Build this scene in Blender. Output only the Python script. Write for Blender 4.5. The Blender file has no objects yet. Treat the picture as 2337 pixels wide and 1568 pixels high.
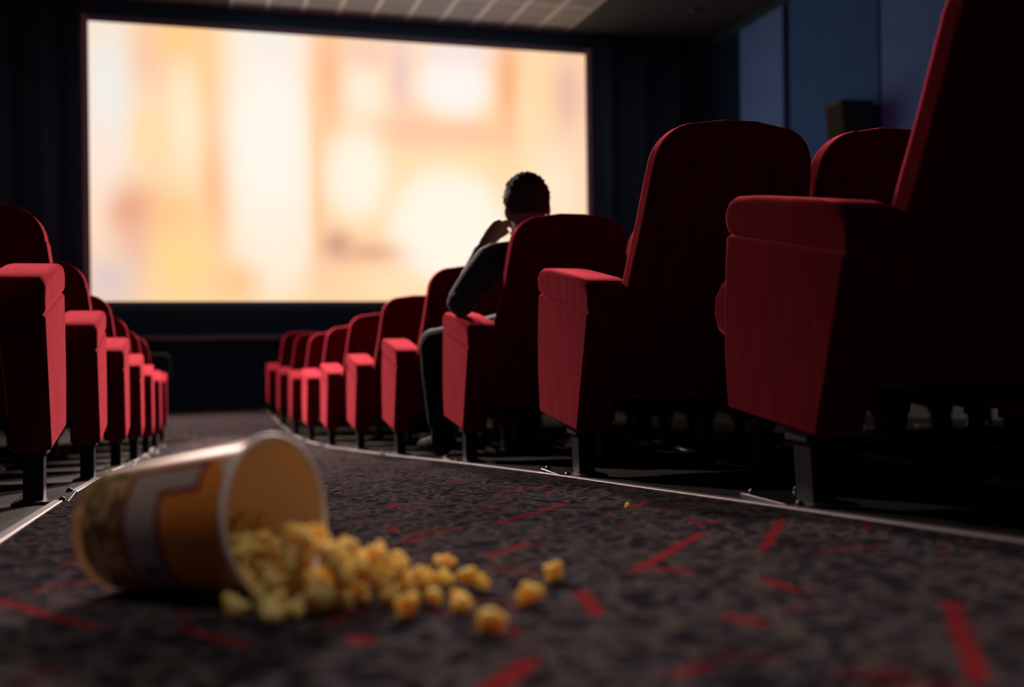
import bpy, bmesh, math, random
from mathutils import Vector, Matrix, noise
random.seed(7)
SC = bpy.context.scene
COL = SC.collection
PI = math.pi

# ------------------------------------------------------------------ helpers
def link(o, parent=None):
    COL.objects.link(o)
    if parent is not None:
        o.parent = parent
    return o

def tag(o, label=None, cat=None, group=None, kind=None):
    if label: o['label'] = label
    if cat: o['category'] = cat
    if group: o['group'] = group
    if kind: o['kind'] = kind
    return o

def empty(name, loc=(0, 0, 0), rz=0.0):
    o = bpy.data.objects.new(name, None)
    o.location = loc
    o.rotation_euler = (0, 0, rz)
    o.empty_display_size = .1
    return link(o)

def obj(name, bm, mat, parent=None, smooth=True, bevel=None, recalc=True):
    if recalc:
        bmesh.ops.recalc_face_normals(bm, faces=bm.faces)
    me = bpy.data.meshes.new(name)
    bm.to_mesh(me); bm.free()
    me.materials.append(mat)
    if smooth:
        for p in me.polygons: p.use_smooth = True
    o = bpy.data.objects.new(name, me)
    link(o, parent)
    if bevel:
        m = o.modifiers.new('bevel', 'BEVEL')
        m.width = bevel[0]; m.segments = bevel[1]
        m.limit_method = 'ANGLE'; m.angle_limit = math.radians(bevel[2] if len(bevel) > 2 else 40)
        m.harden_normals = True
    return o

def box(bm, x0, x1, y0, y1, z0, z1):
    v = [bm.verts.new((x, y, z)) for x in (x0, x1) for y in (y0, y1) for z in (z0, z1)]
    for f in ((0, 1, 3, 2), (4, 6, 7, 5), (0, 4, 5, 1), (2, 3, 7, 6), (0, 2, 6, 4), (1, 5, 7, 3)):
        bm.faces.new([v[i] for i in f])
    return v

def prism_x(bm, poly, x0, x1):
    """poly: list of (y, z); extruded along x"""
    a = [bm.verts.new((x0, y, z)) for y, z in poly]
    b = [bm.verts.new((x1, y, z)) for y, z in poly]
    n = len(poly)
    bm.faces.new(a); bm.faces.new(b[::-1])
    for i in range(n):
        j = (i + 1) % n
        bm.faces.new((a[i], b[i], b[j], a[j]))

def tube(bm, pts, radii, seg=16, cap=True):
    """tapered tube along a polyline, with rounded ends"""
    pts = [Vector(p) for p in pts]
    rings = []
    up = Vector((0, 0, 1))
    P = list(pts); R = list(radii)
    if cap:
        d0 = (pts[0] - pts[1]).normalized(); d1 = (pts[-1] - pts[-2]).normalized()
        P = [pts[0] + d0 * R[0] * .92, pts[0] + d0 * R[0] * .6] + pts + [pts[-1] + d1 * R[-1] * .6, pts[-1] + d1 * R[-1] * .92]
        R = [R[0] * .3, R[0] * .78] + list(radii) + [R[-1] * .78, R[-1] * .3]
    ref = None
    for i, p in enumerate(P):
        a = P[max(i - 1, 0)]; b = P[min(i + 1, len(P) - 1)]
        t = (b - a).normalized()
        if ref is None:
            ref = t.orthogonal().normalized()
        u = (ref - t * ref.dot(t)).normalized(); ref = u
        w = t.cross(u)
        rings.append([bm.verts.new(p + (u * math.cos(2 * PI * k / seg) + w * math.sin(2 * PI * k / seg)) * R[i]) for k in range(seg)])
    for i in range(len(rings) - 1):
        for k in range(seg):
            l = (k + 1) % seg
            bm.faces.new((rings[i][k], rings[i][l], rings[i + 1][l], rings[i + 1][k]))
    bm.faces.new(rings[0][::-1]); bm.faces.new(rings[-1])

def ellipsoid(bm, c, r, rot=None, sub=3):
    ret = bmesh.ops.create_icosphere(bm, subdivisions=sub, radius=1.0)
    M = Matrix.Translation(Vector(c)) @ (rot.to_4x4() if rot else Matrix.Identity(4)) @ Matrix.Diagonal((r[0], r[1], r[2], 1))
    bmesh.ops.transform(bm, matrix=M, verts=ret['verts'])

# ------------------------------------------------------------------ node helpers
class NT:
    def __init__(self, name):
        self.m = bpy.data.materials.new(name); self.m.use_nodes = True
        self.t = self.m.node_tree; self.t.nodes.clear()
        self.out = self.t.nodes.new('ShaderNodeOutputMaterial')
    def n(self, typ, **kw):
        x = self.t.nodes.new(typ)
        for k, v in kw.items(): setattr(x, k, v)
        return x
    def link(self, a, b): self.t.links.new(a, b)
    def put(self, sock, v):
        if hasattr(v, 'is_linked') or isinstance(v, bpy.types.NodeSocket): self.link(v, sock)
        elif v is not None: sock.default_value = v
    def math(self, op, a, b=None, c=None, clamp=False):
        x = self.n('ShaderNodeMath', operation=op, use_clamp=clamp)
        self.put(x.inputs[0], a)
        if b is not None: self.put(x.inputs[1], b)
        if c is not None: self.put(x.inputs[2], c)
        return x.outputs[0]
    def vmath(self, op, a, b=None, out=0):
        x = self.n('ShaderNodeVectorMath', operation=op)
        self.put(x.inputs[0], a)
        if b is not None: self.put(x.inputs[1], b)
        return x.outputs[out]
    def mix(self, f, a, b):
        x = self.n('ShaderNodeMix', data_type='RGBA')
        self.put(x.inputs[0], f); self.put(x.inputs[6], a); self.put(x.inputs[7], b)
        return x.outputs[2]
    def ss(self, v, lo, hi):
        x = self.n('ShaderNodeMapRange', interpolation_type='SMOOTHSTEP')
        self.put(x.inputs[0], v); x.inputs[1].default_value = lo; x.inputs[2].default_value = hi
        x.inputs[3].default_value = 0; x.inputs[4].default_value = 1
        return x.outputs[0]
    def coord(self, which='Object'):
        return self.n('ShaderNodeTexCoord').outputs[which]
    def pos(self):
        return self.n('ShaderNodeNewGeometry').outputs['Position']
    def sep(self, v):
        x = self.n('ShaderNodeSeparateXYZ'); self.link(v, x.inputs[0]); return x.outputs
    def comb(self, x=0, y=0, z=0):
        c = self.n('ShaderNodeCombineXYZ')
        for i, v in enumerate((x, y, z)): self.put(c.inputs[i], v)
        return c.outputs[0]
    def noise(self, vec, scale, detail=3, rough=.5):
        x = self.n('ShaderNodeTexNoise'); self.put(x.inputs['Vector'], vec)
        x.inputs['Scale'].default_value = scale; x.inputs['Detail'].default_value = detail; x.inputs['Roughness'].default_value = rough
        return x.outputs[0]
    def bump(self, h, strength=.3, dist=.01):
        x = self.n('ShaderNodeBump'); self.put(x.inputs['Height'], h)
        x.inputs['Strength'].default_value = strength; x.inputs['Distance'].default_value = dist
        return x.outputs[0]
    def bsdf(self, color, rough=.6, metal=0.0, spec=.5, normal=None, sheen=0, sheen_tint=None, sheen_rough=.4):
        x = self.n('ShaderNodeBsdfPrincipled')
        self.put(x.inputs['Base Color'], color); self.put(x.inputs['Roughness'], rough)
        x.inputs['Metallic'].default_value = metal; x.inputs['Specular IOR Level'].default_value = spec
        if sheen:
            x.inputs['Sheen Weight'].default_value = sheen
            x.inputs['Sheen Roughness'].default_value = sheen_rough
            if sheen_tint is not None: self.put(x.inputs['Sheen Tint'], sheen_tint)
        if normal is not None: self.link(normal, x.inputs['Normal'])
        self.link(x.outputs[0], self.out.inputs[0])
        return x

def rgb(r, g, b): return (r, g, b, 1)

def simple(name, c, rough=.6, metal=0, spec=.5, nscale=0, namp=.25, bump=0, sheen=0, sheen_tint=None):
    t = NT(name)
    col = rgb(*c); nor = None
    if nscale:
        f = t.noise(t.coord(), nscale, 4)
        col = t.mix(f, rgb(*[k * (1 - namp) for k in c]), rgb(*[min(1, k * (1 + namp)) for k in c]))
        if bump: nor = t.bump(f, bump, .004)
    t.bsdf(col, rough, metal, spec, nor, sheen, sheen_tint)
    return t.m

# ------------------------------------------------------------------ place: floor profile, rows
FY = [-3.0, 0, 1.9, 3.22, 4.51, 5.81, 7.11, 8.40, 9.70, 10.99, 12.3, 13.6, 16.2]
FZ = [-.05, -.215, -.319, -.398, -.487, -.580, -.668, -.752, -.818, -.860, -.850, -.815, -.80]
def fz(y):
    for i in range(len(FY) - 1):
        if y <= FY[i + 1]:
            t = (y - FY[i]) / (FY[i + 1] - FY[i]); return FZ[i] + t * (FZ[i + 1] - FZ[i])
    return FZ[-1]
PITCH = 1.296
DY = {2: -.10, 4: .15, 5: .22, 6: .16, 7: .19, 8: .20, 9: .17, 10: .13}
DX = {2: -.028, 5: .014, 7: .010, 8: .024, 9: .028, 10: .022}
def row_r(i): return 1.722 + PITCH * (i - 1) + DY.get(i, 0)
def row_l(i): return 1.612 + PITCH * (i - 1)
def x_r(y): return 1.178 - .0191 * y
def x_l(y): return -.387 + .0181 * y
WALL_X0, WALL_X1, WALL_Y, CEIL = -3.3, 7.75, 15.5, 4.70
SCR = dict(x0=-1.205, x1=5.775, z0=.655, z1=4.36, y=15.4)

ADDED_LAMPS = ((-1.9, 14.2, 4.5, (1.0, 7.9, -.4), 5200, 48), (-2.85, 14.85, 3.2, (1.1, 11.6, -.5), 2900, 62), (.8, 14.3, 4.5, (.2, 6.5, -.4), 1000, 75),
         (2.7, 14.3, 4.5, (.2, 4.0, -.4), 6500, 75), (4.6, 13.9, 4.5, (-.4, 5.0, -.4), 3000, 56), (.45, .2, 4.5, (.06, 1.22, -.25), 190, 17))
LAMP_COLOR = (1, .80, .72)
# ------------------------------------------------------------------ materials
def velvet():
    t = NT('red_velvet')
    co = t.coord()
    s = t.n('ShaderNodeMapping'); t.link(co, s.inputs[0]); s.inputs['Scale'].default_value = (14, 14, 3.5)
    f = t.noise(s.outputs[0], 1.6, 4, .6)
    g = t.noise(co, 420, 2)
    col = t.mix(t.ss(f, .3, .72), rgb(.085, .0022, .007), rgb(.14, .004, .011))
    h = t.math('ADD', t.math('MULTIPLY', g, .5), t.math('MULTIPLY', f, 1.0))
    t.bsdf(col, .8, 0, .0, t.bump(h, .25, .004), VELVET_SHEEN, t.mix(f, rgb(.48, .058, .082), rgb(.74, .095, .125)), .45)
    return t.m
VELVET_SHEEN = 1.0
M = {}
M['velvet'] = velvet()
M['leg'] = simple('dark_painted_steel', (.005, .008, .011), .5, .0, .2, 30, .2)
M['plate'] = simple('worn_steel', (.12, .12, .125), .3, .9, .5, 60, .3)
M['seam'] = simple('seam_thread', (.06, .004, .008), .9)
M['plastic'] = simple('black_plastic', (.02, .02, .022), .5)
M['hardfloor'] = simple('brown_vinyl', (.020, .0165, .012), .7, 0, .05, 9, .25)
M['trim'] = simple('aluminium_edge', (.26, .21, .21), .5, .3, .5, 25, .25, .15)
M['wall'] = simple('dark_wall_cloth', (.03, .10, .16), .9, 0, .2, 40, .3, .2)
M['curtain'] = simple('black_masking_cloth', (.05, .13, .19), .85, 0, .2, 60, .3, .2)
M['frame'] = simple('grey_masking_border', (.55, .56, .66), .7)
M['border'] = simple('dark_border_cloth', (.22, .26, .36), .9, 0, .1)
M['ledge'] = simple('stage_ledge_paint', (.30, .32, .42), .5)
M['speaker'] = simple('speaker_box', (.03, .05, .055), .6, 0, .4, 90, .2)
M['grille'] = simple('speaker_cloth', (.02, .02, .025), .85)

def panel_mat(name, c):
    t = NT(name)
    f = t.noise(t.coord(), 3.0, 3); g = t.noise(t.coord(), 260, 2)
    col = t.mix(f, rgb(*[k * .85 for k in c]), rgb(*[k * 1.15 for k in c]))
    t.bsdf(col, .9, 0, .15, t.bump(g, .2, .003))
    return t.m
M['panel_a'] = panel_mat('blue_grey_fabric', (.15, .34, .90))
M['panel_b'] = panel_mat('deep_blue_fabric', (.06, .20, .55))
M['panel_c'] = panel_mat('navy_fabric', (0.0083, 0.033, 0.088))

def carpet():
    t = NT('patterned_carpet')
    p = t.pos(); s = t.sep(p)
    flat = t.comb(s[0], s[1], 0)
    n1 = t.noise(flat, 5.0, 3)
    base = t.mix(t.ss(n1, .35, .65), rgb(.006, .007, .012), rgb(.014, .0145, .021))
    def strokes(scale, half, width, curve, thr, seed, soft=.35):
        v = t.vmath('ADD', flat, (seed * 3.17, seed * 1.71, 0))
        wob = t.n('ShaderNodeTexNoise'); t.link(v, wob.inputs['Vector']); wob.inputs['Scale'].default_value = scale * .9
        v = t.vmath('ADD', v, t.vmath('SCALE', t.vmath('SUBTRACT', wob.outputs[1], (.5, .5, .5)), None)) if False else v
        vo = t.n('ShaderNodeTexVoronoi', voronoi_dimensions='2D'); t.link(v, vo.inputs['Vector'])
        vo.inputs['Scale'].default_value = scale; vo.inputs['Randomness'].default_value = 1
        loc = t.vmath('SUBTRACT', v, vo.outputs['Position'])
        cs = t.n('ShaderNodeSeparateColor'); t.link(vo.outputs['Color'], cs.inputs[0])
        r = t.n('ShaderNodeVectorRotate', rotation_type='Z_AXIS'); t.link(loc, r.inputs['Vector'])
        t.link(t.math('MULTIPLY', cs.outputs[0], 6.283), r.inputs['Angle'])
        q = t.sep(r.outputs[0])
        u = q[0]; w = t.math('SUBTRACT', q[1], t.math('MULTIPLY', t.math('MULTIPLY', u, u), curve))
        a = t.ss(t.math('ABSOLUTE', u), half, half * (1 - soft))
        b = t.ss(t.math('ABSOLUTE', w), width, width * (1 - soft))
        k = t.math('GREATER_THAN', cs.outputs[1], thr)
        return t.math('MULTIPLY', t.math('MULTIPLY', a, b), k)
    col = base
    rough = t.ss(t.noise(flat, 60, 2), .35, .6)
    for args, c in (((17, .05, .008, 9, .25, 1), rgb(.145, .115, .098)), ((24, .03, .007, 6, .3, 2), rgb(.105, .10, .125)),
                    ((33, .022, .005, 0, .35, 4), rgb(.175, .145, .135)), ((9, .075, .009, 7, .5, 5), rgb(.125, .10, .082)),
                    ((4.6, .10, .0095, 6, .35, 11), rgb(.135, .108, .085)), ((5.0, .06, .008, 0, .72, 6), rgb(.34, .010, .018)), ((12, .03, .006, 3, .86, 8), rgb(.26, .010, .018))):
        m = strokes(*args)
        col = t.mix(t.math('MULTIPLY', m, t.math('MULTIPLY_ADD', rough, .45, .5)), col, c)
    # the long red dashes of the woven pattern
    SEG = [((.537, 1.274), (.777, 1.576), .011), ((.774, 1.375), (.989, 1.691), .0105), ((.737, .935), (.56, .68), .011), ((.209, .786), (.268, .866), .013),
           ((.423, 1.164), (.395, 1.037), .010), ((-.214, 1.401), (-.094, 1.183), .009), ((.406, 1.497), (.497, 1.599), .009), ((.533, 1.902), (.768, 2.188), .010),
           ((.345, 1.797), (.446, 1.844), .009), ((.857, 2.043), (.931, 2.134), .010), ((.143, 1.026), (.156, 1.0), .011), ((-.006, 1.137), (.048, 1.028), .008),
           ((-.185, 1.477), (-.101, 1.528), .008), ((.568, 1.278), (.594, 1.237), .010), ((.507, .973), (.517, .922), .010), ((.648, 1.154), (.64, 1.06), .008),
           ((.839, 1.702), (.88, 1.717), .010), ((.415, 2.337), (.444, 2.417), .008), ((.366, .787), (.395, .798), .010), ((.766, 2.626), (.915, 2.726), .009)]
    red = None
    for a, b, w in SEG:
        dx, dy = b[0] - a[0], b[1] - a[1]; L2 = dx * dx + dy * dy
        d = t.vmath('SUBTRACT', flat, (a[0], a[1], 0))
        h = t.math('DIVIDE', t.vmath('DOT_PRODUCT', d, (dx, dy, 0), 1), L2, clamp=True)
        e = t.vmath('SUBTRACT', d, t.vmath('MULTIPLY', t.comb(h, h, 0), (dx, dy, 0)))
        dist = t.vmath('LENGTH', e, None, 1)
        m = t.ss(dist, w, w * .6)
        red = m if red is None else t.math('MAXIMUM', red, m)
    col = t.mix(t.math('MULTIPLY', red, t.math('MULTIPLY_ADD', rough, .35, .65)), col, rgb(.42, .012, .022))
    pile = t.noise(flat, 330, 3, .6); pile2 = t.noise(flat, 60, 3)
    h = t.math('ADD', t.math('MULTIPLY', pile, .6), pile2)
    col = t.mix(t.math('MULTIPLY', pile, .5), col, rgb(.01, .01, .012))
    t.bsdf(col, .95, 0, .0, t.bump(h, 1.0, .012), .14, rgb(.74, .56, .64), .26)
    return t.m
M['carpet'] = carpet()

def ceiling_mat():
    t = NT('ceiling_tiles')
    s = t.sep(t.pos())
    fx = t.math('FRACT', t.math('DIVIDE', t.math('SUBTRACT', s[0], .62), .49))
    fy = t.math('FRACT', t.math('DIVIDE', t.math('SUBTRACT', s[1], 14.32), .79))
    def bar(f, w): return t.ss(t.math('ABSOLUTE', t.math('SUBTRACT', f, .5)), .5 - w, .5 - w * .8)
    # bars sit at the cell borders
    m = t.math('MAXIMUM', bar(fx, .075), t.math('MULTIPLY', bar(fy, .045), .6))
    f = t.noise(t.pos(), 2.2, 2)
    tile = t.mix(f, rgb(.34, .37, .40), rgb(.42, .46, .50))
    t.bsdf(t.mix(m, tile, rgb(.80, .88, .95)), .75, 0, .3)
    return t.m
M['ceiling'] = ceiling_mat()
M['soffit'] = simple('dark_soffit', (.06, .075, .095), .8, 0, .3, 5, .2)

def screen_mat():
    t = NT('lit_screen')
    s = t.sep(t.pos())
    W = SCR['x1'] - SCR['x0']; H = SCR['z1'] - SCR['z0']
    u = t.math('DIVIDE', t.math('SUBTRACT', s[0], SCR['x0']), W)
    v = t.math('DIVIDE', t.math('SUBTRACT', SCR['z1'], s[2]), H)
    uv = t.comb(u, v, 0)
    wob = t.noise(t.comb(t.math('MULTIPLY', u, 2.0), v, 0), 3.0, 1)
    def lin(c): return tuple(((k / 255 + .055) / 1.055) ** 2.4 if k > 10 else k / 255 / 12.92 for k in c) + (1,)
    col = t.mix(wob, lin((253, 212, 158)), lin((254, 224, 178)))
    # (centre u, centre v, radius u, radius v, colour, weight, sharpness)
    B = [(.035, .24, .055, .30, (233, 239, 236), 1.0, 2), (.02, .58, .03, .22, (250, 234, 220), .8, 2), (.115, .10, .035, .14, (240, 200, 168), .9, 2), (.175, .05, .045, .10, (255, 200, 120), .9, 2),
         (.185, .34, .045, .20, (255, 238, 205), 1.0, 2), (.105, .40, .028, .10, (255, 222, 165), .8, 2),
         (.225, .14, .028, .22, (252, 204, 140), .8, 2), (.235, .58, .026, .22, (248, 184, 124), .95, 2),
         (.335, .40, .088, .52, (255, 248, 236), 1.0, 4), (.34, .04, .07, .09, (240, 240, 228), .9, 2), (.34, .80, .075, .14, (255, 241, 220), .9, 2.5),
         (.455, .15, .030, .20, (244, 184, 134), 1.0, 2), (.43, .36, .014, .25, (250, 206, 150), .7, 2), (.43, .66, .013, .2, (250, 200, 146), .7, 2),
         (.525, .20, .045, .13, (255, 240, 218), 1.0, 2), (.53, .04, .05, .06, (244, 204, 182), .8, 2), (.60, .13, .022, .14, (232, 200, 192), .9, 2),
         (.63, .35, .075, .055, (248, 198, 164), .95, 2), (.74, .345, .085, .05, (248, 194, 158), .9, 2),
         (.71, .155, .082, .125, (253, 246, 240), 1.0, 4), (.72, .03, .09, .04, (238, 232, 232), .8, 2), (.83, .13, .026, .2, (242, 180, 132), 1.0, 2), (.875, .28, .03, .2, (255, 222, 176), .9, 2),
         (.965, .18, .035, .16, (228, 186, 170), .95, 2), (.93, .55, .06, .16, (255, 238, 214), .8, 2), (.985, .5, .02, .3, (250, 220, 190), .6, 2),
         (.70, .52, .15, .12, (255, 230, 184), .8, 2),
         (.505, .52, .062, .17, (255, 246, 226), 1.0, 4), (.695, .72, .125, .23, (255, 249, 232), 1.0, 6),
         (.078, .68, .042, .085, (226, 164, 132), 1.0, 2), (.085, .80, .03, .12, (228, 180, 160), .8, 2), (.035, .93, .05, .10, (220, 204, 200), 1.0, 2), (.165, .86, .055, .14, (255, 216, 144), .95, 2),
         (.15, .68, .05, .07, (252, 196, 134), .6, 2), (.27, .93, .04, .07, (252, 200, 138), .8, 2), (.465, .79, .028, .055, (206, 158, 134), 1.0, 2), (.53, .815, .055, .04, (224, 178, 146), .9, 2), (.44, .90, .03, .05, (248, 208, 166), .7, 2),
         (.58, .94, .06, .05, (255, 230, 188), .8, 2)]
    for cu, cv, ru, rv, c, w, k in B:
        d = t.vmath('MULTIPLY', t.vmath('SUBTRACT', uv, (cu, cv, 0)), (1 / ru, 1 / rv, 0))
        r = t.vmath('LENGTH', d, None, 1)
        m = t.math('EXPONENT', t.math('MULTIPLY', t.math('POWER', r, float(k)), -.75))
        col = t.mix(t.math('MULTIPLY', m, w), col, lin(c))
    col2 = t.vmath('MULTIPLY', col, SCREEN_GAIN)
    e = t.n('ShaderNodeEmission'); t.link(col2, e.inputs[0]); e.inputs[1].default_value = 1.0
    t.link(e.outputs[0], t.out.inputs[0])
    return t.m
SCREEN_GAIN = (1.08, 1.0, 1.0)
M['screen'] = screen_mat()

# ------------------------------------------------------------------ setting
def strip_mesh(xa, xb, y0, y1, dz=0.0, thick=.05, ny=None, tile=0):
    """ground-following slab between xa(y) and xb(y)"""
    ys = [y0] + [y for y in FY if y0 < y < y1] + [y1]
    full = []
    for a, b in zip(ys, ys[1:]):
        n = max(1, int((b - a) / .3))
        full += [a + (b - a) * k / n for k in range(n)]
    full.append(y1)
    bm = bmesh.new(); rows = []
    for y in full:
        z = fz(y) + dz
        rows.append([bm.verts.new((xa(y), y, z)), bm.verts.new((xb(y), y, z)), bm.verts.new((xb(y), y, z - thick)), bm.verts.new((xa(y), y, z - thick))])
    for a, b in zip(rows, rows[1:]):
        for k in range(4):
            l = (k + 1) % 4
            bm.faces.new((a[k], a[l], b[l], b[k]))
    bm.faces.new(rows[0]); bm.faces.new(rows[-1][::-1])
    return bm
def interp(tab):
    def f(y):
        if y <= tab[0][0]: return tab[0][1]
        for (a, p), (b, q) in zip(tab, tab[1:]):
            if y <= b: return p + (q - p) * (y - a) / (b - a)
        return tab[-1][1]
    return f
edge_r = interp([(0.0, 1.14), (1.3, 1.108), (1.85, 1.084), (2.5, 1.062), (3.2, 1.050), (4.5, 1.047), (6, 1.030), (8.4, 1.005), (12, .985), (14, .97)])
edge_l = interp([(0, -.31), (3.8, -.312), (5, -.31), (7, -.278), (9.1, -.266), (12, -.262), (14, -.27)])
o = obj('floor', strip_mesh(lambda y: WALL_X0, lambda y: WALL_X1, -3, WALL_Y + .1, -.006, .1), M['hardfloor'], smooth=False); tag(o, kind='structure')
o = obj('floor_carpet', strip_mesh(edge_l, edge_r, -3, WALL_Y - .03, .0, .01), M['carpet'], smooth=False)
tag(o, 'dark patterned aisle carpet with red dashes between the seat rows', 'carpet', kind='structure')
for nm, e, s in (('trim_1', edge_l, -1), ('trim_2', edge_r, 1)):
    bm = strip_mesh(lambda y: e(y) + (0 if s > 0 else -.026), lambda y: e(y) + (.026 if s > 0 else 0), -2.5, WALL_Y - .05, .004, .012)
    o = obj(nm, bm, M['trim'], smooth=False, bevel=(.003, 2)); tag(o, kind='structure')

bm = bmesh.new(); box(bm, WALL_X0 - .1, WALL_X1 + .1, WALL_Y, WALL_Y + .15, -.9, CEIL + .2)
tag(obj('wall_front', bm, M['wall'], smooth=False), kind='structure')
bm = bmesh.new(); box(bm, WALL_X1, WALL_X1 + .15, -3, WALL_Y + .1, -.9, CEIL + .2)
tag(obj('wall_right', bm, M['wall'], smooth=False), kind='structure')
bm = bmesh.new(); box(bm, WALL_X0 - .15, WALL_X0, -3, WALL_Y + .1, -.9, CEIL + .2)
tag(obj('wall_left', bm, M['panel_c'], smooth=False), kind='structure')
bm = bmesh.new(); box(bm, WALL_X0 - .1, WALL_X1 + .1, -3, WALL_Y + .1, CEIL, CEIL + .15)
tag(obj('ceiling', bm, M['ceiling'], smooth=False), kind='structure')
bm = bmesh.new(); box(bm, 5.52, WALL_X1, -3, WALL_Y, CEIL - .035, CEIL + .01)
tag(obj('ceiling_soffit', bm, M['soffit'], smooth=False), kind='structure')
bm = bmesh.new(); box(bm, WALL_X0, .6, -3, WALL_Y, CEIL - .035, CEIL + .01)
tag(obj('ceiling_soffit_left', bm, M['soffit'], smooth=False), kind='structure')

# screen with its border
scr = empty('cinema_screen', ((SCR['x0'] + SCR['x1']) / 2, SCR['y'], SCR['z0']))
tag(scr, 'large glowing cinema screen showing a blurred orange and white picture on the front wall', 'screen')
def local(bm, root): bmesh.ops.translate(bm, vec=-root.location, verts=bm.verts)
bm = bmesh.new(); box(bm, SCR['x0'], SCR['x1'], SCR['y'], SCR['y'] + .03, SCR['z0'], SCR['z1']); local(bm, scr)
obj('picture_surface', bm, M['screen'], scr, smooth=False)
w = .085; y0, y1 = SCR['y'] - .03, SCR['y'] + .06
for nm, m, x0, x1, z0, z1 in (('grey_side_border', 'frame', SCR['x0'] - w, SCR['x0'], SCR['z0'] - .05, SCR['z1'] + w), ('grey_side_border', 'frame', SCR['x1'], SCR['x1'] + w, SCR['z0'] - .05, SCR['z1'] + w),
                              ('dark_top_border', 'border', SCR['x0'], SCR['x1'], SCR['z1'], SCR['z1'] + w), ('dark_bottom_border', 'border', SCR['x0'], SCR['x1'], SCR['z0'] - .05, SCR['z0'])):
    bm = bmesh.new(); box(bm, x0, x1, y0, y1, z0, z1); local(bm, scr)
    obj(nm, bm, M[m], scr, smooth=False)

# masking curtains either side of the screen: pleated cloth
def curtain(x0, x1, label):
    bm = bmesh.new(); n = int((x1 - x0) / .035); top = []; bot = []
    for k in range(n + 1):
        x = x0 + (x1 - x0) * k / n
        y = WALL_Y - .10 + .045 * math.sin(x * 11.0) + .018 * math.sin(x * 23 + 1)
        top.append(bm.verts.new((x, y, CEIL - .06))); bot.append(bm.verts.new((x, y, -.78)))
    for k in range(n): bm.faces.new((top[k], top[k + 1], bot[k + 1], bot[k]))
    o = obj('masking_curtain', bm, M['curtain'])
    m = o.modifiers.new('cloth', 'SOLIDIFY'); m.thickness = .012
    tag(o, label, 'curtain')
curtain(WALL_X0 + .05, SCR['x0'] - .12, 'dark pleated curtain hanging left of the glowing screen')
curtain(SCR['x1'] + .12, WALL_X1 - .12, 'dark pleated curtain hanging right of the glowing screen')
# ledge along the wall below the screen
bm = bmesh.new(); box(bm, -2.0, 5.6, WALL_Y - .16, WALL_Y, .13, .195)
tag(obj('trim_3', bm, M['ledge'], smooth=False, bevel=(.01, 2)), kind='structure')

# right wall panels; an added black strip darkens the wall base under the seats
bm = bmesh.new(); box(bm, WALL_X1 - .10, WALL_X1, -3, WALL_Y - .2, -.95, .50)
tag(obj('added_dark_strip_right', bm, M['plastic'], smooth=False), kind='structure')
def wall_panel(y0, y1, d0, d1, mat, label, z0=.50, z1=4.52):
    bm = bmesh.new()
    xb = WALL_X1 - .004
    v = [bm.verts.new(p) for p in ((xb, y0, z0), (xb, y1, z0), (xb - d1, y1, z0), (xb - d0, y0, z0), (xb, y0, z1), (xb, y1, z1), (xb - d1, y1, z1), (xb - d0, y0, z1))]
    for f in ((0, 1, 2, 3), (7, 6, 5, 4), (0, 3, 7, 4), (1, 0, 4, 5), (2, 1, 5, 6), (3, 2, 6, 7)): bm.faces.new([v[i] for i in f])
    o = obj('acoustic_panel', bm, mat, smooth=False, bevel=(.012, 2)); tag(o, label, 'wall panel', 'fabric panels on the right wall')
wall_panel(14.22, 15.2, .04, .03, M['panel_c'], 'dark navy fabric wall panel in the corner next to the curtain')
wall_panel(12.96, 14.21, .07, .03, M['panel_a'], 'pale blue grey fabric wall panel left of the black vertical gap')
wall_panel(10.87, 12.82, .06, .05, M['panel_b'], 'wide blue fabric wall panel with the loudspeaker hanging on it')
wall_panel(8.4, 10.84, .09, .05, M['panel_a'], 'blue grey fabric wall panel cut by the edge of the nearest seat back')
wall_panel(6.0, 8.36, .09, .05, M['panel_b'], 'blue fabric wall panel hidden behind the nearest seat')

# wall loudspeaker
spk = empty('wall_speaker', (WALL_X1 - .145, 11.05, 2.31))
tag(spk, 'dark box loudspeaker mounted on the blue panel of the right wall', 'speaker')
bm = bmesh.new()
pts = [(-.42, -.17), (-.42, .17), (-.02, .22), (-.02, -.22)]
lo = [bm.verts.new((x + .05, y, 0)) for x, y in pts]; hi = [bm.verts.new((x, y, .46)) for x, y in pts]
bm.faces.new(lo[::-1]); bm.faces.new(hi)
for k in range(4): bm.faces.new((lo[k], lo[(k + 1) % 4], hi[(k + 1) % 4], hi[k]))
obj('speaker_cabinet', bm, M['speaker'], spk, smooth=False, bevel=(.012, 2))
bm = bmesh.new(); box(bm, -.425, -.405, -.15, .15, .04, .42)
for v in bm.verts: v.co.x += .05 * (1 - v.co.z / .46)
obj('speaker_grille', bm, M['grille'], spk, smooth=False, bevel=(.006, 2))
bm = bmesh.new(); box(bm, -.03, .072, -.05, .05, .14, .30)
obj('wall_bracket', bm, M['plastic'], spk, smooth=False)

# little fitting in the dark soffit
dl = empty('ceiling_downlight', (6.86, 13.9, CEIL - .035)); tag(dl, 'small unlit round downlight in the dark ceiling right of the screen', 'ceiling light')
bm = bmesh.new(); bmesh.ops.create_cone(bm, cap_ends=True, segments=24, radius1=.075, radius2=.085, depth=.02, matrix=Matrix.Translation((0, 0, -.008)))
obj('ring', bm, M['plate'], dl)
bm = bmesh.new(); bmesh.ops.create_cone(bm, cap_ends=True, segments=24, radius1=.055, radius2=.055, depth=.012, matrix=Matrix.Translation((0, 0, -.017)))
obj('lens', bm, simple('unlit_lens', (.12, .12, .13), .3), dl)

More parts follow.
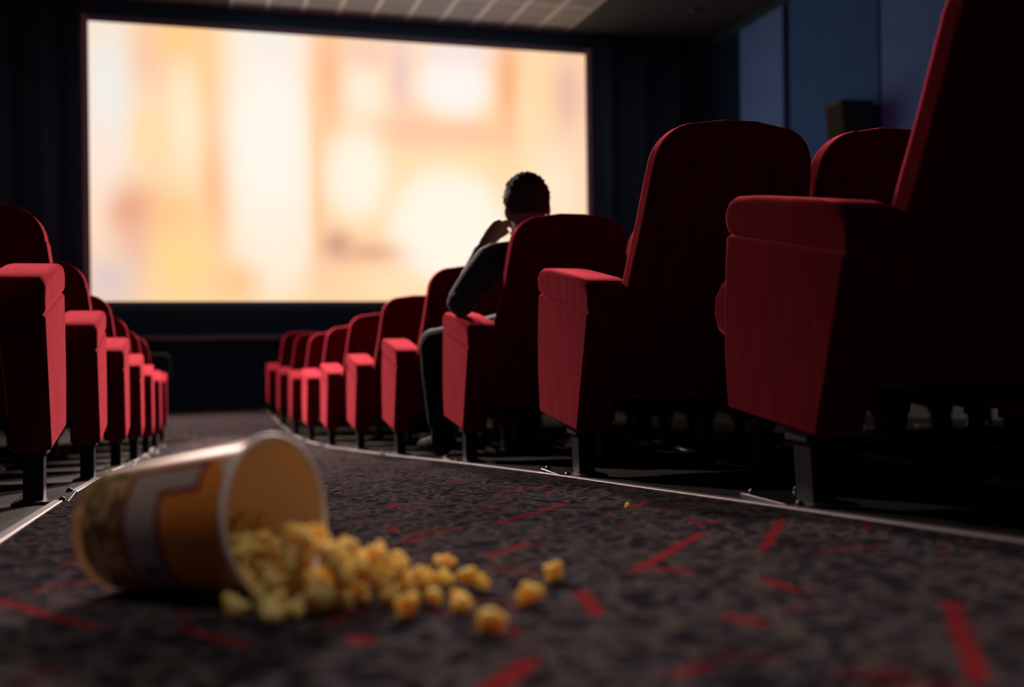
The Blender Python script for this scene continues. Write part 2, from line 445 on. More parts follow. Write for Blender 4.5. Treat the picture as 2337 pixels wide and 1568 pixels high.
# handrail beyond the last left row
hr = empty('handrail', (-.42, 14.75, fz(14.75)))
tag(hr, 'dull grey metal handrail beyond the farthest left seat', 'handrail')
bm = bmesh.new(); tube(bm, [(-.30, 0, .745), (.1, 0, .745), (.17, 0, .735), (.205, 0, .70)], [.022] * 4, 12)
obj('top_rail', bm, M['plate'], hr)
bm = bmesh.new(); tube(bm, [(-.30, 0, .42), (.20, 0, .42)], [.018] * 2, 12)
obj('lower_rail', bm, M['plate'], hr)
for px in (-.28, .2):
    bm = bmesh.new(); tube(bm, [(px, 0, .01), (px, 0, .72 if px < 0 else .69)], [.018] * 2, 12, False)
    obj('post', bm, M['plastic'], hr)

# ------------------------------------------------------------------ cinema seats
PW = .105          # width of a side panel
SEATW = .492       # distance from seat to seat in a row
def seat_meshes(s, inner=False):
    """meshes of one seat; s=+1: aisle on the left of the seat, -1: mirrored"""
    out = {}
    def mk(name, bm, mat, bevel=None, smooth=True):
        if s < 0:
            for v in bm.verts: v.co.x = -v.co.x
        o = obj(name, bm, mat, None, smooth, bevel); out.setdefault(name, []).append(o); return o
    # side panel, leaning with the chair
    bm = bmesh.new()
    if inner:      # the shared panel between two seats stands in front of the backrests
        x0 = .118
        prism_x(bm, [(.185, .146), (.467, .176), (.480, .30), (.478, .42), (.458, .566), (.10, .502)], x0, x0 + PW)
    else:
        x0 = 0
        prism_x(bm, [(.104, .137), (.467, .176), (.480, .30), (.478, .42), (.462, .562), (.0, .482)], 0, PW)
    mk('side_panel', bm, M['velvet'], (.012, 3, 30))
    # padded armrest above the seam
    bm = bmesh.new()
    if inner: prism_x(bm, [(.09, .494), (.462, .560), (.471, .596), (.466, .618), (.450, .634), (.425, .641), (.33, .630), (.22, .612), (.10, .592), (.07, .575), (.066, .54)], x0 - .005, x0 + PW + .005)
    else: prism_x(bm, [(-.012, .476), (.462, .560), (.471, .596), (.466, .618), (.450, .634), (.425, .641), (.33, .630), (.22, .612), (.10, .592), (.03, .573), (-.004, .553), (-.016, .525)], -.0015, PW + .042)
    mk('armrest', bm, M['velvet'], (.020, 4, 50))
    # backrest
    bm = bmesh.new()
    zt = 1.018 if s > 0 else .990
    # outline seen from behind, aisle edge first; the end seats flare towards the aisle
    L = [(.175, .235), (.175, .56), (.175, .74), (.178, .86)] if inner else [(.095, .235), (.112, .56), (.137, .74), (.150, .86)]
    Rr = [(.653, .86), (.660, .74), (.662, .56), (.662, .235)]
    rx, rz = .115, .118
    xl, xr_ = L[-1][0] + .004, Rr[0][0] - .004
    top = []
    for k in range(0, 11):
        a = PI - k * (PI / 2) / 10
        top.append((xl + rx + rx * math.cos(a), zt - .012 - rz + rz * math.sin(a)))
    top.append(((xl + xr_) / 2 - .05, zt)); top.append(((xl + xr_) / 2 + .05, zt))
    for k in range(0, 11):
        a = PI / 2 - k * (PI / 2) / 10
        top.append((xr_ - rx + rx * math.cos(a), zt - .012 - rz + rz * math.sin(a)))
    pts = L + top + Rr
    cx = 0
    th = .105
    yf = lambda z: .048 - .29 * (z - .575)
    A = [bm.verts.new((cx + x, yf(z), z)) for x, z in pts]
    B = [bm.verts.new((cx + x, yf(z) - th, z)) for x, z in pts]
    bm.faces.new(A); bm.faces.new(B[::-1])
    for k in range(len(pts)):
        l = (k + 1) % len(pts); bm.faces.new((A[k], B[k], B[l], A[l]))
    mk('backrest', bm, M['velvet'], (.034, 5, 45))
    # seat cushion
    bm = bmesh.new()
    prism_x(bm, [(.14, .285), (.68, .325), (.735, .345), (.757, .39), (.750, .44), (.715, .475), (.64, .483), (.14, .43)], x0 + PW + .006, .600)
    mk('seat_cushion', bm, M['velvet'], (.028, 4, 45))
    # metal frame below the cushion
    bm = bmesh.new(); box(bm, x0 + PW, .600, .20, .55, .20, .284); box(bm, x0 + .02, x0 + PW - .02, .17, .26, .12, .19)
    mk('under_frame', bm, M['plastic'], (.006, 2), False)
    # leg and foot plate
    bm = bmesh.new()
    v = box(bm, x0 + .028, x0 + .078, .175, .245, .004, .17)
    for q in bm.verts:
        if q.co.z < .05: q.co.y -= .015
    mk('leg', bm, M['leg'], (.006, 2), False)
    bm = bmesh.new(); box(bm, x0 - .038, x0 + .10, .115, .34, -.004, .007)
    for q in ((-.02, .135), (-.02, .32), (.085, .32)):
        bmesh.ops.create_uvsphere(bm, u_segments=10, v_segments=6, radius=.009, matrix=Matrix.Translation((x0 + q[0], q[1], .008)))
    mk('foot_plate', bm, M['plate'], (.002, 1), False)
    out['foot_plate'][0].parent = out['leg'][0]
    return out
def make_seat(meshes, loc, label, group, first):
    root = empty('cinema_chair', loc)
    tag(root, label, 'seat', group)
    new = {}
    for nm, os in meshes.items():
        for o in os:
            c = o if first else o.copy()
            if not first: COL.objects.link(c)
            c.parent = root; new[nm] = c
    new['foot_plate'].parent = new['leg']
    return root
ROWS = {1: 'the nearest row', 2: 'the row behind the man', 3: "the man's row", 4: 'the first row before the man', 5: 'the second row before the man',
        6: 'the third row before the man', 7: 'the fourth row before the man', 8: 'the third row from the stage', 9: 'the second row from the stage', 10: 'the front row by the stage'}
NTH = {1: 'second', 2: 'third', 3: 'fourth', 4: 'fifth', 5: 'sixth', 6: 'seventh', 7: 'eighth', 8: 'ninth', 9: 'tenth', 10: 'eleventh', 11: 'twelfth'}
R_LABELS = {1: 'huge dark red seat cut off by the right edge of the photo, nearest the camera',
            2: 'sharp dark red velvet seat directly behind the one the man sits in',
            3: 'red velvet seat the man sits in, his elbow on its armrest',
            4: 'red velvet seat directly in front of the seated man, partly hidden by his arm',
            5: 'red velvet aisle seat two rows in front of the seated man',
            6: 'red velvet aisle seat three rows in front of the seated man',
            7: 'red velvet aisle seat four rows in front of the seated man',
            8: 'blurred red aisle seat right of the aisle, third from the front row',
            9: 'blurred red aisle seat right of the aisle, second from the front row',
            10: 'farthest blurred red seat in the front row right of the aisle'}
L_LABELS = {2: 'large red velvet seat cut off by the left edge of the photo',
            3: 'red velvet seat just past the large one at the left edge',
            4: 'red velvet seat third along the left side of the aisle',
            5: 'red velvet seat fourth along the left side of the aisle',
            6: 'blurred red seat fifth along the left side of the aisle',
            7: 'blurred red seat sixth along the left side, second from its far end',
            8: 'farthest blurred red seat on the left side, beside the handrail'}
SEATS = {}
for sgn, rows, labels in ((1, range(1, 11), R_LABELS), (-1, range(2, 9), L_LABELS)):
    me, mi = seat_meshes(sgn), seat_meshes(sgn, True)
    first, first_i = True, True
    where = 'right' if sgn > 0 else 'left'
    for i in rows:
        y = row_r(i) if sgn > 0 else row_l(i)
        x = x_r(y) + DX.get(i, 0) if sgn > 0 else x_l(y)
        z = fz(y + .2)
        c = make_seat(me, (x, y, z), labels[i], 'seats along the ' + where + ' side of the aisle', first); first = False
        if sgn > 0: SEATS[i] = c
        for k in range(1, 4 if sgn < 0 or i > 8 else 12 if 1 < i < 6 else 7):
            lab = 'red seat %s from the aisle, %s side, %s' % (NTH[k], where, ROWS[i])
            if (sgn, i, k) == (1, 2, 1): lab = 'red seat with rounded top showing between two bigger seats on the right'
            make_seat(mi, (x + sgn * SEATW * k, y, z), lab, 'seats away from the aisle on the ' + where, first_i); first_i = False

# ------------------------------------------------------------------ popcorn bucket
C0 = Vector((-.080, 1.432, 0)); C1 = Vector((.098, 1.272, 0))
C0.z = fz(C0.y) + .001; C1.z = fz(C1.y) + .001
R0, R1 = .073, .0915
hdir = (C1 - C0).normalized(); side = Vector((-hdir.y, hdir.x, 0)).normalized()   # side points away from the camera
upv = hdir.cross(side).normalized()
if upv.z < 0: upv = -upv
P0 = C0 + upv * R0; P1 = C1 + upv * R1
axis = (P1 - P0); BL = axis.length; axis.normalize()
side_c = axis.cross(upv).normalized()
if side_c.y > 0: side_c = -side_c                                                 # towards the camera
upc = side_c.cross(axis).normalized()
if upc.z < 0: upc = -upc
def cone(s, phi, off=0.0):
    """point on the bucket wall: s along the axis (0 base .. 1 mouth), phi from the top towards the camera"""
    r = R0 + (R1 - R0) * s + off
    return P0 + axis * (BL * s) + (upc * math.cos(phi) + side_c * math.sin(phi)) * r
BU = empty('popcorn_bucket', C0)
tag(BU, 'tipped over orange paper popcorn bucket lying on the carpet, mouth towards the camera', 'bucket')
def bucket_mat():
    t = NT('printed_paper')
    p = t.pos()
    d = t.vmath('SUBTRACT', p, tuple(P0))
    s = t.math('DIVIDE', t.vmath('DOT_PRODUCT', d, tuple(axis), 1), BL)
    vo = t.n('ShaderNodeTexVoronoi', feature='SMOOTH_F1'); t.link(p, vo.inputs['Vector']); vo.inputs['Scale'].default_value = 62
    nz = t.noise(p, 46, 3)
    pop = t.mix(t.ss(t.math('ADD', vo.outputs[0], t.math('MULTIPLY', nz, .5)), .35, .95), rgb(.66, .42, .13), rgb(.10, .05, .008))
    wob = t.noise(p, 24, 2)
    m1 = t.ss(t.math('ADD', s, t.math('MULTIPLY', t.math('SUBTRACT', wob, .5), .14)), .37, .43)
    orange = t.mix(t.noise(p, 9, 2), rgb(.80, .22, .012), rgb(.92, .33, .03))
    # printed kernels on the orange band
    v2 = t.n('ShaderNodeTexVoronoi'); t.link(p, v2.inputs['Vector']); v2.inputs['Scale'].default_value = 17
    cs = t.n('ShaderNodeSeparateColor'); t.link(v2.outputs['Color'], cs.inputs[0])
    k = t.math('MULTIPLY', t.ss(t.math('ADD', v2.outputs[0], t.math('MULTIPLY', nz, .3)), .46, .36), t.math('GREATER_THAN', cs.outputs[0], .30))
    orange = t.mix(k, orange, rgb(.75, .62, .40))
    outer = t.mix(m1, pop, orange)
    inner = t.mix(t.noise(p, 8, 2), rgb(.42, .27, .15), rgb(.55, .38, .22))
    back = t.n('ShaderNodeNewGeometry').outputs['Backfacing']
    col = t.mix(back, outer, inner)
    a = t.n('ShaderNodeBsdfPrincipled'); t.link(col, a.inputs['Base Color']); t.link(t.math('MULTIPLY_ADD', back, .5, .30), a.inputs['Roughness']); t.link(t.math('MULTIPLY_ADD', back, -.55, .6), a.inputs['Specular IOR Level'])
    tr = t.n('ShaderNodeBsdfTranslucent'); tr.inputs[0].default_value = rgb(.50, .24, .08)
    mx = t.n('ShaderNodeMixShader'); mx.inputs[0].default_value = .10
    t.link(a.outputs[0], mx.inputs[1]); t.link(tr.outputs[0], mx.inputs[2]); t.link(mx.outputs[0], t.out.inputs[0])
    return t.m
M['bucket'] = bucket_mat()
M['paper'] = simple('white_paper', (.80, .72, .62), .55, 0, .3)
M['print_white'] = simple('printed_white', (.46, .34, .28), .5)
M['print_red'] = simple('printed_dark_red', (.22, .008, .02), .5)
M['shade_blue'] = simple('dark_blue_shade', (.02, .06, .12), .5)  # colour of the banner's shaded underside, not an ink
NSEG = 96
bm = bmesh.new(); rings = []
for i in range(13):
    rings.append([bm.verts.new(cone(i / 12, 2 * PI * k / NSEG) - C0) for k in range(NSEG)])
for a, b in zip(rings, rings[1:]):
    for k in range(NSEG):
        l = (k + 1) % NSEG; bm.faces.new((a[k], a[l], b[l], b[k]))
obj('paper_wall', bm, M['bucket'], BU)
bm = bmesh.new()
base = [bm.verts.new(cone(.05, 2 * PI * k / NSEG, -.0012) - C0) for k in range(NSEG)]; bm.faces.new(base)
obj('base_disc', bm, M['paper'], BU, smooth=False)
bm = bmesh.new(); rr = []
for k in range(NSEG):
    phi = 2 * PI * k / NSEG; rad = (upc * math.cos(phi) + side_c * math.sin(phi)); c = cone(1.0, phi, .0)
    rr.append([bm.verts.new(c - C0 + (rad * math.cos(a) + axis * math.sin(a)) * .0042) for a in [2 * PI * j / 10 for j in range(10)]])
for k in range(NSEG):
    l = (k + 1) % NSEG
    for j in range(10):
        jj = (j + 1) % 10; bm.faces.new((rr[k][j], rr[l][j], rr[l][jj], rr[k][jj]))
obj('rolled_rim', bm, M['paper'], BU)
def patch(bm, s0, s1, a0, a1, off):
    n, m = max(2, int((a1 - a0) / .06)), max(2, int((s1 - s0) / .03))
    g = [[bm.verts.new(cone(s0 + (s1 - s0) * j / m, a0 + (a1 - a0) * i / n, off) - C0) for j in range(m + 1)] for i in range(n + 1)]
    for i in range(n):
        for j in range(m): bm.faces.new((g[i][j], g[i + 1][j], g[i + 1][j + 1], g[i][j + 1]))
D = math.radians
bm = bmesh.new(); patch(bm, .335, .60, D(32), D(150), .0004); patch(bm, .60, .83, D(32), D(61), .0004)
o = obj('lettering_outline', bm, M['print_red'], BU)
bm = bmesh.new(); patch(bm, .37, .57, D(38), D(118), .0009); patch(bm, .57, .80, D(39), D(57), .0009)
patch(bm, .37, .57, D(126), D(150), .0009); patch(bm, .37, .42, D(118), D(126), .0009); patch(bm, .54, .57, D(118), D(126), .0009)
o = obj('lettering', bm, M['print_white'], BU)
bm = bmesh.new(); patch(bm, .36, .62, D(140), D(175), .0014)  # shade on the lower banner, painted as a bluish patch
o = obj('shaded_band', bm, M['shade_blue'], BU)

# ------------------------------------------------------------------ popcorn
def popcorn_mat():
    t = NT('popcorn')
    f = t.noise(t.coord(), 90, 3); g = t.noise(t.coord(), 35, 2)
    oi = t.n('ShaderNodeObjectInfo').outputs['Random']
    c = t.mix(t.ss(g, .35, .65), rgb(.90, .56, .14), rgb(.96, .72, .30))
    c = t.mix(t.math('MULTIPLY', oi, .35), c, rgb(.82, .46, .10))
    c = t.mix(t.ss(f, .62, .75), c, rgb(.62, .28, .04))
    b = t.bsdf(c, .9, 0, .1, t.bump(f, .35, .003))
    b.inputs['Subsurface Weight'].default_value = .85
    b.inputs['Subsurface Radius'].default_value = (.030, .018, .006)
    b.inputs['Subsurface Scale'].default_value = 1.0
    return t.m
M['popcorn'] = popcorn_mat()
PR = .0182
def kernel_mesh(seed):
    rnd = random.Random(seed)
    bm = bmesh.new(); bmesh.ops.create_icosphere(bm, subdivisions=4, radius=1.0)
    lobes = []
    for k in range(rnd.randint(5, 7)):
        d = Vector((rnd.gauss(0, 1), rnd.gauss(0, 1), rnd.gauss(0, 1))).normalized()
        lobes.append((d, rnd.uniform(.35, .62), rnd.uniform(6, 11)))
    for v in bm.verts:
        d = v.co.normalized()
        r = .52 + max(a * math.exp(k * (d.dot(q) - 1)) for q, a, k in lobes) * .9 + .1 * noise.noise(d * 4 + Vector((seed, 0, 0)))
        v.co = d * r * PR
    bmesh.ops.recalc_face_normals(bm, faces=bm.faces)
    me = bpy.data.meshes.new('popcorn_piece'); bm.to_mesh(me); bm.free(); me.materials.append(M['popcorn'])
    for p in me.polygons: p.use_smooth = True
    return me
KM = [kernel_mesh(s) for s in range(9)]
SPH = []
KN = 0
def kernel(x, y, z, r, label, group=None):
    global KN
    o = bpy.data.objects.new('popcorn_piece', KM[KN % len(KM)]); KN += 1
    o.location = (x, y, z); o.scale = [r / .0155] * 3
    o.rotation_euler = (random.uniform(0, 6.28), random.uniform(0, 6.28), random.uniform(0, 6.28))
    link(o); tag(o, label, 'popcorn', group)
    return o
def rest_z(x, y, r, ground):
    z = ground + r * .80
    for (a, b, c, q) in SPH:
        d2 = (a - x) ** 2 + (b - y) ** 2; R = (r + q) * .80
        if d2 < R * R: z = max(z, c + math.sqrt(R * R - d2))
    return z
def ground_at(x, y):
    """carpet, or the inside of the bucket wall"""
    g = fz(y)
    d = Vector((x, y, g)) - P0
    s = (Vector((x, y, 0)) - Vector((P0.x, P0.y, 0))).dot(hdir) / BL
    l = (Vector((x, y, 0)) - Vector((P0.x, P0.y, 0))).dot(side)
    if 0.05 < s < 1.02:
        rr = R0 + (R1 - R0) * s - .003
        if abs(l) < rr * .86: return g + rr - math.sqrt(rr * rr - l * l) + .004
        return None
    return g
# loose pieces that stand on their own: (x, y) on the carpet and what is around them
LOOSE = [(.041, 1.157, .0150, 'lone popcorn piece on the carpet below the left lip of the bucket'),
         (.271, .990, .0160, 'popcorn piece lying nearest the camera, out on its own right of the pile'),
         (.348, 1.114, .0150, 'popcorn piece second from the right, on bare carpet'),
         (.419, 1.241, .0140, 'popcorn piece farthest right of all, on bare carpet'),
         (.270, 1.101, .0125, 'popcorn piece at the right tip of the spill, front of a touching pair'),
         (.276, 1.128, .0115, 'popcorn piece at the right tip of the spill, rear of a touching pair'),
         (.250, 1.152, .0130, 'popcorn piece lying alone in the gap right of the spilled heap'),
         (.314, 1.250, .0145, 'upright popcorn piece at the upper right end of the spill'),
         (.321, 1.218, .0110, 'small popcorn piece leaning on the upright one at the far right of the spill'),
         (.310, 1.355, .0145, 'popcorn piece farthest back, behind the right end of the spill'),
         (.268, 1.258, .0140, 'popcorn piece just right of the heap, behind the one in the gap'),
         (.290, 1.268, .0115, 'small popcorn piece between the heap and the upright one'),
         (.214, 1.102, .0140, 'popcorn piece at the lower right corner of the heap, near its shadow')]
for x, y, r, lab in LOOSE:
    z = rest_z(x, y, r, fz(y)); SPH.append((x, y, z, r)); kernel(x, y, z, r, lab, 'loose popcorn pieces')
kernel(.840, 2.032, fz(2.03) + .004, .0065, 'tiny orange popcorn crumb near the carpet edge by the nearest seats', None)
rnd = random.Random(11)
# heap on the carpet in front of the mouth
n = 0; tries = 0
while n < 52 and tries < 4000:
    tries += 1
    t = rnd.random()
    x = .085 + t * .150 + rnd.gauss(0, .010); y = 1.185 + .055 * t + rnd.gauss(0, .036) * (1 - .25 * t)
    g = ground_at(x, y)
    if g is None: continue
    s = (x - P0.x) * hdir.x + (y - P0.y) * hdir.y
    r = rnd.uniform(.0130, .0178)
    z = rest_z(x, y, r, g)
    top = .052 * (1 - t) + .034
    if z - fz(y) > top or y < 1.10: continue
    if s / BL < .98: continue
    SPH.append((x, y, z, r)); n += 1
    kernel(x, y, z, r, 'yellow popcorn piece in the heap spilled in front of the bucket mouth', 'spilled popcorn heap')
# heap inside the bucket
n = 0; tries = 0
while n < 62 and tries < 9000:
    tries += 1
    s = rnd.uniform(.50, 1.0); l = rnd.gauss(.0, .045)
    x = P0.x + hdir.x * BL * s + side.x * l; y = P0.y + hdir.y * BL * s + side.y * l
    g = ground_at(x, y)
    if g is None: continue
    r = rnd.uniform(.0120, .0158)
    z = rest_z(x, y, r, g)
    rr = R0 + (R1 - R0) * s
    cz = fz(y) + rr
    if (z - cz) ** 2 + l * l > (rr - r * .9) ** 2: continue
    top = .042 + .055 * min(1, (1.0 - s) / .22) + (-l) * .30
    if z - fz(y) > top: continue
    SPH.append((x, y, z, r)); n += 1
    kernel(x, y, z, r, 'yellow popcorn piece still inside the mouth of the tipped bucket', 'popcorn inside the bucket')

# ------------------------------------------------------------------ seated man
SB = SEATS[3].location
def W(x, y, z): return Vector((x, y, SB.z + z))
PER = empty('person', (1.50, 4.95, SB.z))
tag(PER, 'person in a dark sweater seen from behind, head leaning on raised hand', 'person')
M['skin'] = simple('skin', (.36, .20, .14), .55, 0, .35, 60, .12)
def knit():
    t = NT('dark_knit'); co = t.coord()
    f = t.noise(co, 220, 2); g = t.noise(co, 14, 3)
    t.bsdf(t.mix(g, rgb(.018, .034, .046), rgb(.036, .058, .074)), .85, 0, .2, t.bump(t.math('ADD', f, t.math('MULTIPLY', g, 2)), .5, .008), .25, rgb(.9, .7, .7), .5)
    return t.m
M['knit'] = knit()
M['denim'] = simple('dark_denim', (.008, .014, .020), .8, 0, .05, 300, .3, .3, .08, rgb(.8, .8, .9))
M['hair'] = simple('brown_hair', (.045, .024, .014), .55, 0, .4, 240, .5, .6)
M['shoe'] = simple('shoe_leather', (.018, .010, .008), .8, 0, .1, 20, .3)
HC = W(1.425, 4.54, 1.105)                       # centre of the head
hs = W(1.255, 4.49, .845); rs = W(1.66, 4.47, .88)
el = W(1.135, 4.575, .672); wr = W(1.272, 4.655, .950)
pelvis = W(1.52, 4.60, .545); spine = W(1.50, 4.50, .70); chest = W(1.462, 4.475, .82); nb = W(1.437, 4.49, .945)
hipL = W(1.42, 4.64, .545); kneeL = W(1.108, 4.99, .500); ankL = W(1.125, 4.985, .115)
hipR = W(1.575, 4.64, .545); kneeR = W(1.585, 5.07, .53); ankR = W(1.60, 5.10, .115)
elR = W(1.74, 4.56, .675); wrR = W(1.745, 4.74, .685)
def voxel(o, size, smooth=6):
    m = o.modifiers.new('join', 'REMESH'); m.mode = 'VOXEL'; m.voxel_size = size; m.use_smooth_shade = True
    if smooth:
        m = o.modifiers.new('soft', 'SMOOTH'); m.factor = .5; m.iterations = smooth
def loc(bm): bmesh.ops.translate(bm, vec=-PER.location, verts=bm.verts)
tilt = Matrix.Rotation(D(-7), 3, 'Y')
# body: head with face and ears, neck, trunk, arms with hands, legs: one continuous surface
bm = bmesh.new()
ellipsoid(bm, HC + Vector((0, .0, .025)), (.078, .098, .098), tilt)
ellipsoid(bm, HC + tilt @ Vector((0, .035, -.035)), (.076, .074, .084), tilt)
ellipsoid(bm, HC + tilt @ Vector((0, .062, -.085)), (.042, .040, .035), tilt)            # chin
ellipsoid(bm, HC + tilt @ Vector((0, .108, -.022)), (.014, .022, .026), tilt, 2)         # nose
ellipsoid(bm, HC + tilt @ Vector((0, .098, -.065)), (.024, .012, .008), tilt, 2)         # lips
ellipsoid(bm, HC + tilt @ Vector((0, .088, .018)), (.055, .014, .010), tilt, 2)          # brow
for sgn in (-1, 1):
    ellipsoid(bm, HC + tilt @ Vector((sgn * .090, -.002, -.030)), (.015, .022, .035), tilt @ Matrix.Rotation(D(20) * -sgn, 3, 'Z'), 2)
    ellipsoid(bm, HC + tilt @ Vector((sgn * .032, .086, .0)), (.015, .010, .009), tilt, 2)
tube(bm, [HC + Vector((0, -.005, -.05)), nb + Vector((0, .0, .01)), chest], [.078, .074, .082])
tube(bm, [nb - Vector((0, 0, .03)), chest, spine, pelvis], [.085, .125, .125, .13], 20)
tube(bm, [chest + Vector((0, 0, .03)), hs], [.085, .062]); tube(bm, [chest + Vector((0, 0, .03)), rs], [.085, .062])
tube(bm, [hs, el], [.052, .040]); tube(bm, [el, el.lerp(wr, .35), wr], [.043, .043, .031])
tube(bm, [rs, elR], [.052, .040]); tube(bm, [elR, wrR], [.040, .027])
for h, k, a in ((hipL, kneeL, ankL), (hipR, kneeR, ankR)):
    tube(bm, [pelvis.lerp(h, .6), h, k], [.10, .085, .058], 18)
    tube(bm, [k, k.lerp(a, .35), a], [.055, .057, .037])
# left hand raised to the cheek: palm, four bent fingers, thumb
hd = (W(1.350, 4.665, 1.030) - wr).normalized()
palm = wr + hd * .055
tocheek = Vector((1, -.12, .12)).normalized()
pn = hd.cross(tocheek).normalized()
tube(bm, [wr, wr + hd * .03, palm + hd * .03], [.030, .037, .041])
kn = palm + hd * .045
for j in range(4):
    off = pn * (.034 - .0225 * j)
    L1 = (.046, .052, .048, .040)[j]
    b0 = kn + off + tocheek * .004
    b1 = b0 + (hd * .45 + tocheek * .9).normalized() * L1
    b2 = b1 + (tocheek * .75 - hd * .75).normalized() * L1 * .62
    b3 = b2 + (tocheek * .1 - hd * 1.0).normalized() * L1 * .45
    tube(bm, [b0 - hd * .02, b0, b1, b2, b3], [.0115, .0105, .0095, .0085, .0075], 10)
t0 = wr + hd * .022 + tocheek * .018 - pn * -.01
t1 = t0 + (tocheek * .9 + hd * .35).normalized() * .040; t2 = t1 + (tocheek * .55 + hd * .85).normalized() * .034
tube(bm, [t0, t1, t2], [.013, .0110, .0085], 10)
# right hand resting on the other armrest
f = (wrR - elR).normalized(); tube(bm, [wrR, wrR + f * .04, wrR + f * .075], [.026, .032, .033])
for j in range(4):
    b = wrR + f * .075 + Vector((-.030 + .020 * j, 0, 0)); L1 = (.05, .058, .054, .042)[j]
    tube(bm, [b - f * .02, b + f * L1 * .5 + Vector((0, 0, .004)), b + f * L1 + Vector((0, 0, -.012)), b + f * L1 * 1.25 + Vector((0, 0, -.032))], [.0105, .0098, .0088, .0078], 10)
tube(bm, [wrR + f * .03 + Vector((-.022, 0, 0)), wrR + f * .06 + Vector((-.048, 0, -.008)), wrR + f * .085 + Vector((-.058, 0, -.016))], [.012, .0105, .0085], 10)
loc(bm); body = obj('body', bm, M['skin'], PER); voxel(body, .0048, 3)
# hair: short and thick, rough at the edge
bm = bmesh.new()
bmesh.ops.create_icosphere(bm, subdivisions=6, radius=1.0)
kill = []
for v in bm.verts:
    d = v.co.normalized()
    r = Vector((.099, .110, .106))
    n1 = noise.noise(d * 9) * .06 + noise.noise(d * 24) * .05 + noise.noise(d * 55) * .03
    k = 1 + n1
    p = Vector((d.x * r.x, d.y * r.y, d.z * r.z)) * k
    if d.z > .55: p.z += .008
    p = p + Vector((0, -.006, .022))
    # hairline: forehead at the front, nape at the back
    lim = -.058 - .050 * max(0, -d.y) if d.y < .25 else -.058 + (d.y - .25) * .16
    if p.z < lim:
        q = (lim - p.z)
        p = Vector((p.x * (1 - min(.45, q * 5)), p.y * (1 - min(.45, q * 5)), lim - q * .25))
    v.co = HC + tilt @ p
loc(bm); obj('hair', bm, M['hair'], PER)
# sweater
bm = bmesh.new()
tube(bm, [nb - Vector((0, 0, .015)), chest, spine, pelvis + Vector((0, -.01, .01))], [.085, .150, .155, .150], 22)
tube(bm, [chest + Vector((0, 0, .035)), hs + Vector((0, 0, .0))], [.098, .082]); tube(bm, [chest + Vector((0, 0, .035)), rs], [.098, .080])
tube(bm, [hs, hs.lerp(el, .5) + Vector((-.008, 0, 0)), el + Vector((-.002, 0, .006))], [.082, .074, .064], 18)
cf = el.lerp(wr, .80)
tube(bm, [el, el.lerp(wr, .4), cf], [.060, .052, .039], 16)
tube(bm, [el.lerp(wr, .76), cf + (wr - el) * .02], [.0415, .0405], 16)
tube(bm, [rs, rs.lerp(elR, .5), elR], [.080, .07, .058], 16); tube(bm, [elR, elR.lerp(wrR, .85)], [.058, .042], 16)
for k in range(9):        # folds at elbow and waist
    a = hs.lerp(el, .35 + .07 * k); dirv = Vector((math.cos(k * 2.1), math.sin(k * 1.7), .3)).normalized()
    ellipsoid(bm, a + dirv * .055, (.030, .030, .012), Matrix.Rotation(k * .8, 3, 'Y'), 2)
for k in range(5):
    ellipsoid(bm, el + Vector((-.02 + .012 * k, -.045 + .012 * k, .02 + .016 * k)), (.038, .030, .011), Matrix.Rotation(.5 + k * .3, 3, 'Y'), 2)
loc(bm); o = obj('sweater', bm, M['knit'], PER); voxel(o, .006, 4)
bm = bmesh.new()
for h, k, a in ((hipL, kneeL, ankL), (hipR, kneeR, ankR)):
    tube(bm, [pelvis, h, h.lerp(k, .5), k], [.125, .108, .090, .072], 18)
    tube(bm, [k, k.lerp(a, .35), k.lerp(a, .8), a + Vector((0, 0, .02))], [.072, .070, .058, .055], 18)
    ellipsoid(bm, k + Vector((0, .012, .008)), (.068, .070, .066))
loc(bm); o = obj('trousers', bm, M['denim'], PER); voxel(o, .0065, 4)
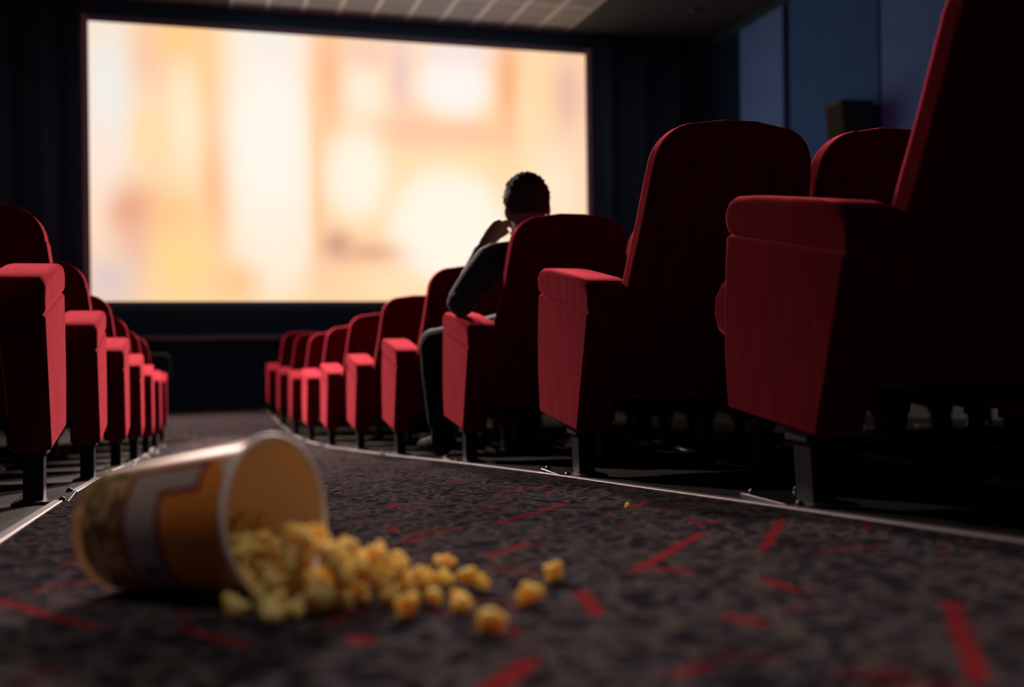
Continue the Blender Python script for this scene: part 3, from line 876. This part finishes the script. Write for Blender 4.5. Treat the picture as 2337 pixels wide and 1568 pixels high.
for a, fwd in ((ankL, Vector((-.28, 1, 0)).normalized()), (ankR, Vector((.15, 1, 0)).normalized())):
    bm = bmesh.new()
    fl = Vector((a.x, a.y, SB.z - .016))
    tube(bm, [fl - fwd * .05 + Vector((0, 0, .045)), fl + fwd * .05 + Vector((0, 0, .045)), fl + fwd * .16 + Vector((0, 0, .034))], [.040, .045, .033], 14)
    tube(bm, [fl + Vector((0, 0, .05)), a - Vector((0, 0, .01))], [.043, .042], 14)
    for v in bm.verts: v.co.z = max(v.co.z, fl.z + .002)
    loc(bm); o = obj('shoe', bm, M['shoe'], PER); voxel(o, .005, 3)

# ------------------------------------------------------------------ light
world = bpy.data.worlds.new('dim_house'); SC.world = world; world.use_nodes = True
bg = world.node_tree.nodes['Background']; bg.inputs[0].default_value = (.42, .62, 1.0, 1); bg.inputs[1].default_value = .05

def spot(name, x, y, z, target, power, color, size, angle):
    l = bpy.data.lights.new(name, 'SPOT'); l.energy = power; l.color = color; l.shadow_soft_size = size
    l.spot_size = math.radians(angle); l.spot_blend = .9
    o = bpy.data.objects.new(name, l); COL.objects.link(o); o.location = (x, y, z)
    o.rotation_euler = (Vector(target) - Vector((x, y, z))).to_track_quat('-Z', 'Y').to_euler()
# added unseen spots: they boost the screen's light, one brightens the bucket
for x, y, z, tg, p, ang in ADDED_LAMPS:
    spot('added_spotlight', x, y, z, tg, p, LAMP_COLOR, .20, ang)

# ------------------------------------------------------------------ camera
F, YAW, PIT, ROLL = 2494.44, .2889, .0021, .0127
cam = bpy.data.cameras.new('camera'); co = bpy.data.objects.new('camera', cam); COL.objects.link(co)
cam.sensor_width = 36; cam.lens = F / 2337 * 36
cam.clip_start = .05; cam.clip_end = 100
fw = Vector((math.sin(YAW) * math.cos(PIT), math.cos(YAW) * math.cos(PIT), math.sin(PIT)))
ri = Vector((math.cos(YAW), -math.sin(YAW), 0)); up = ri.cross(fw)
# the camera is turned a little clockwise, so the picture leans the other way
r2 = ri * math.cos(ROLL) - up * math.sin(ROLL); u2 = up * math.cos(ROLL) + ri * math.sin(ROLL)
Mx = Matrix((r2, u2, -fw)).transposed().to_4x4()
co.matrix_world = Mx
cam.dof.use_dof = True; cam.dof.focus_distance = 2.95; cam.dof.aperture_fstop = 1.9
SC.camera = co
vs = SC.view_settings
vs.view_transform = 'Standard'; vs.look = 'None'; vs.gamma = 1; vs.use_curve_mapping = False; vs.exposure = 0.0
SC.cycles.use_denoising = True
SC.cycles.max_bounces = 6
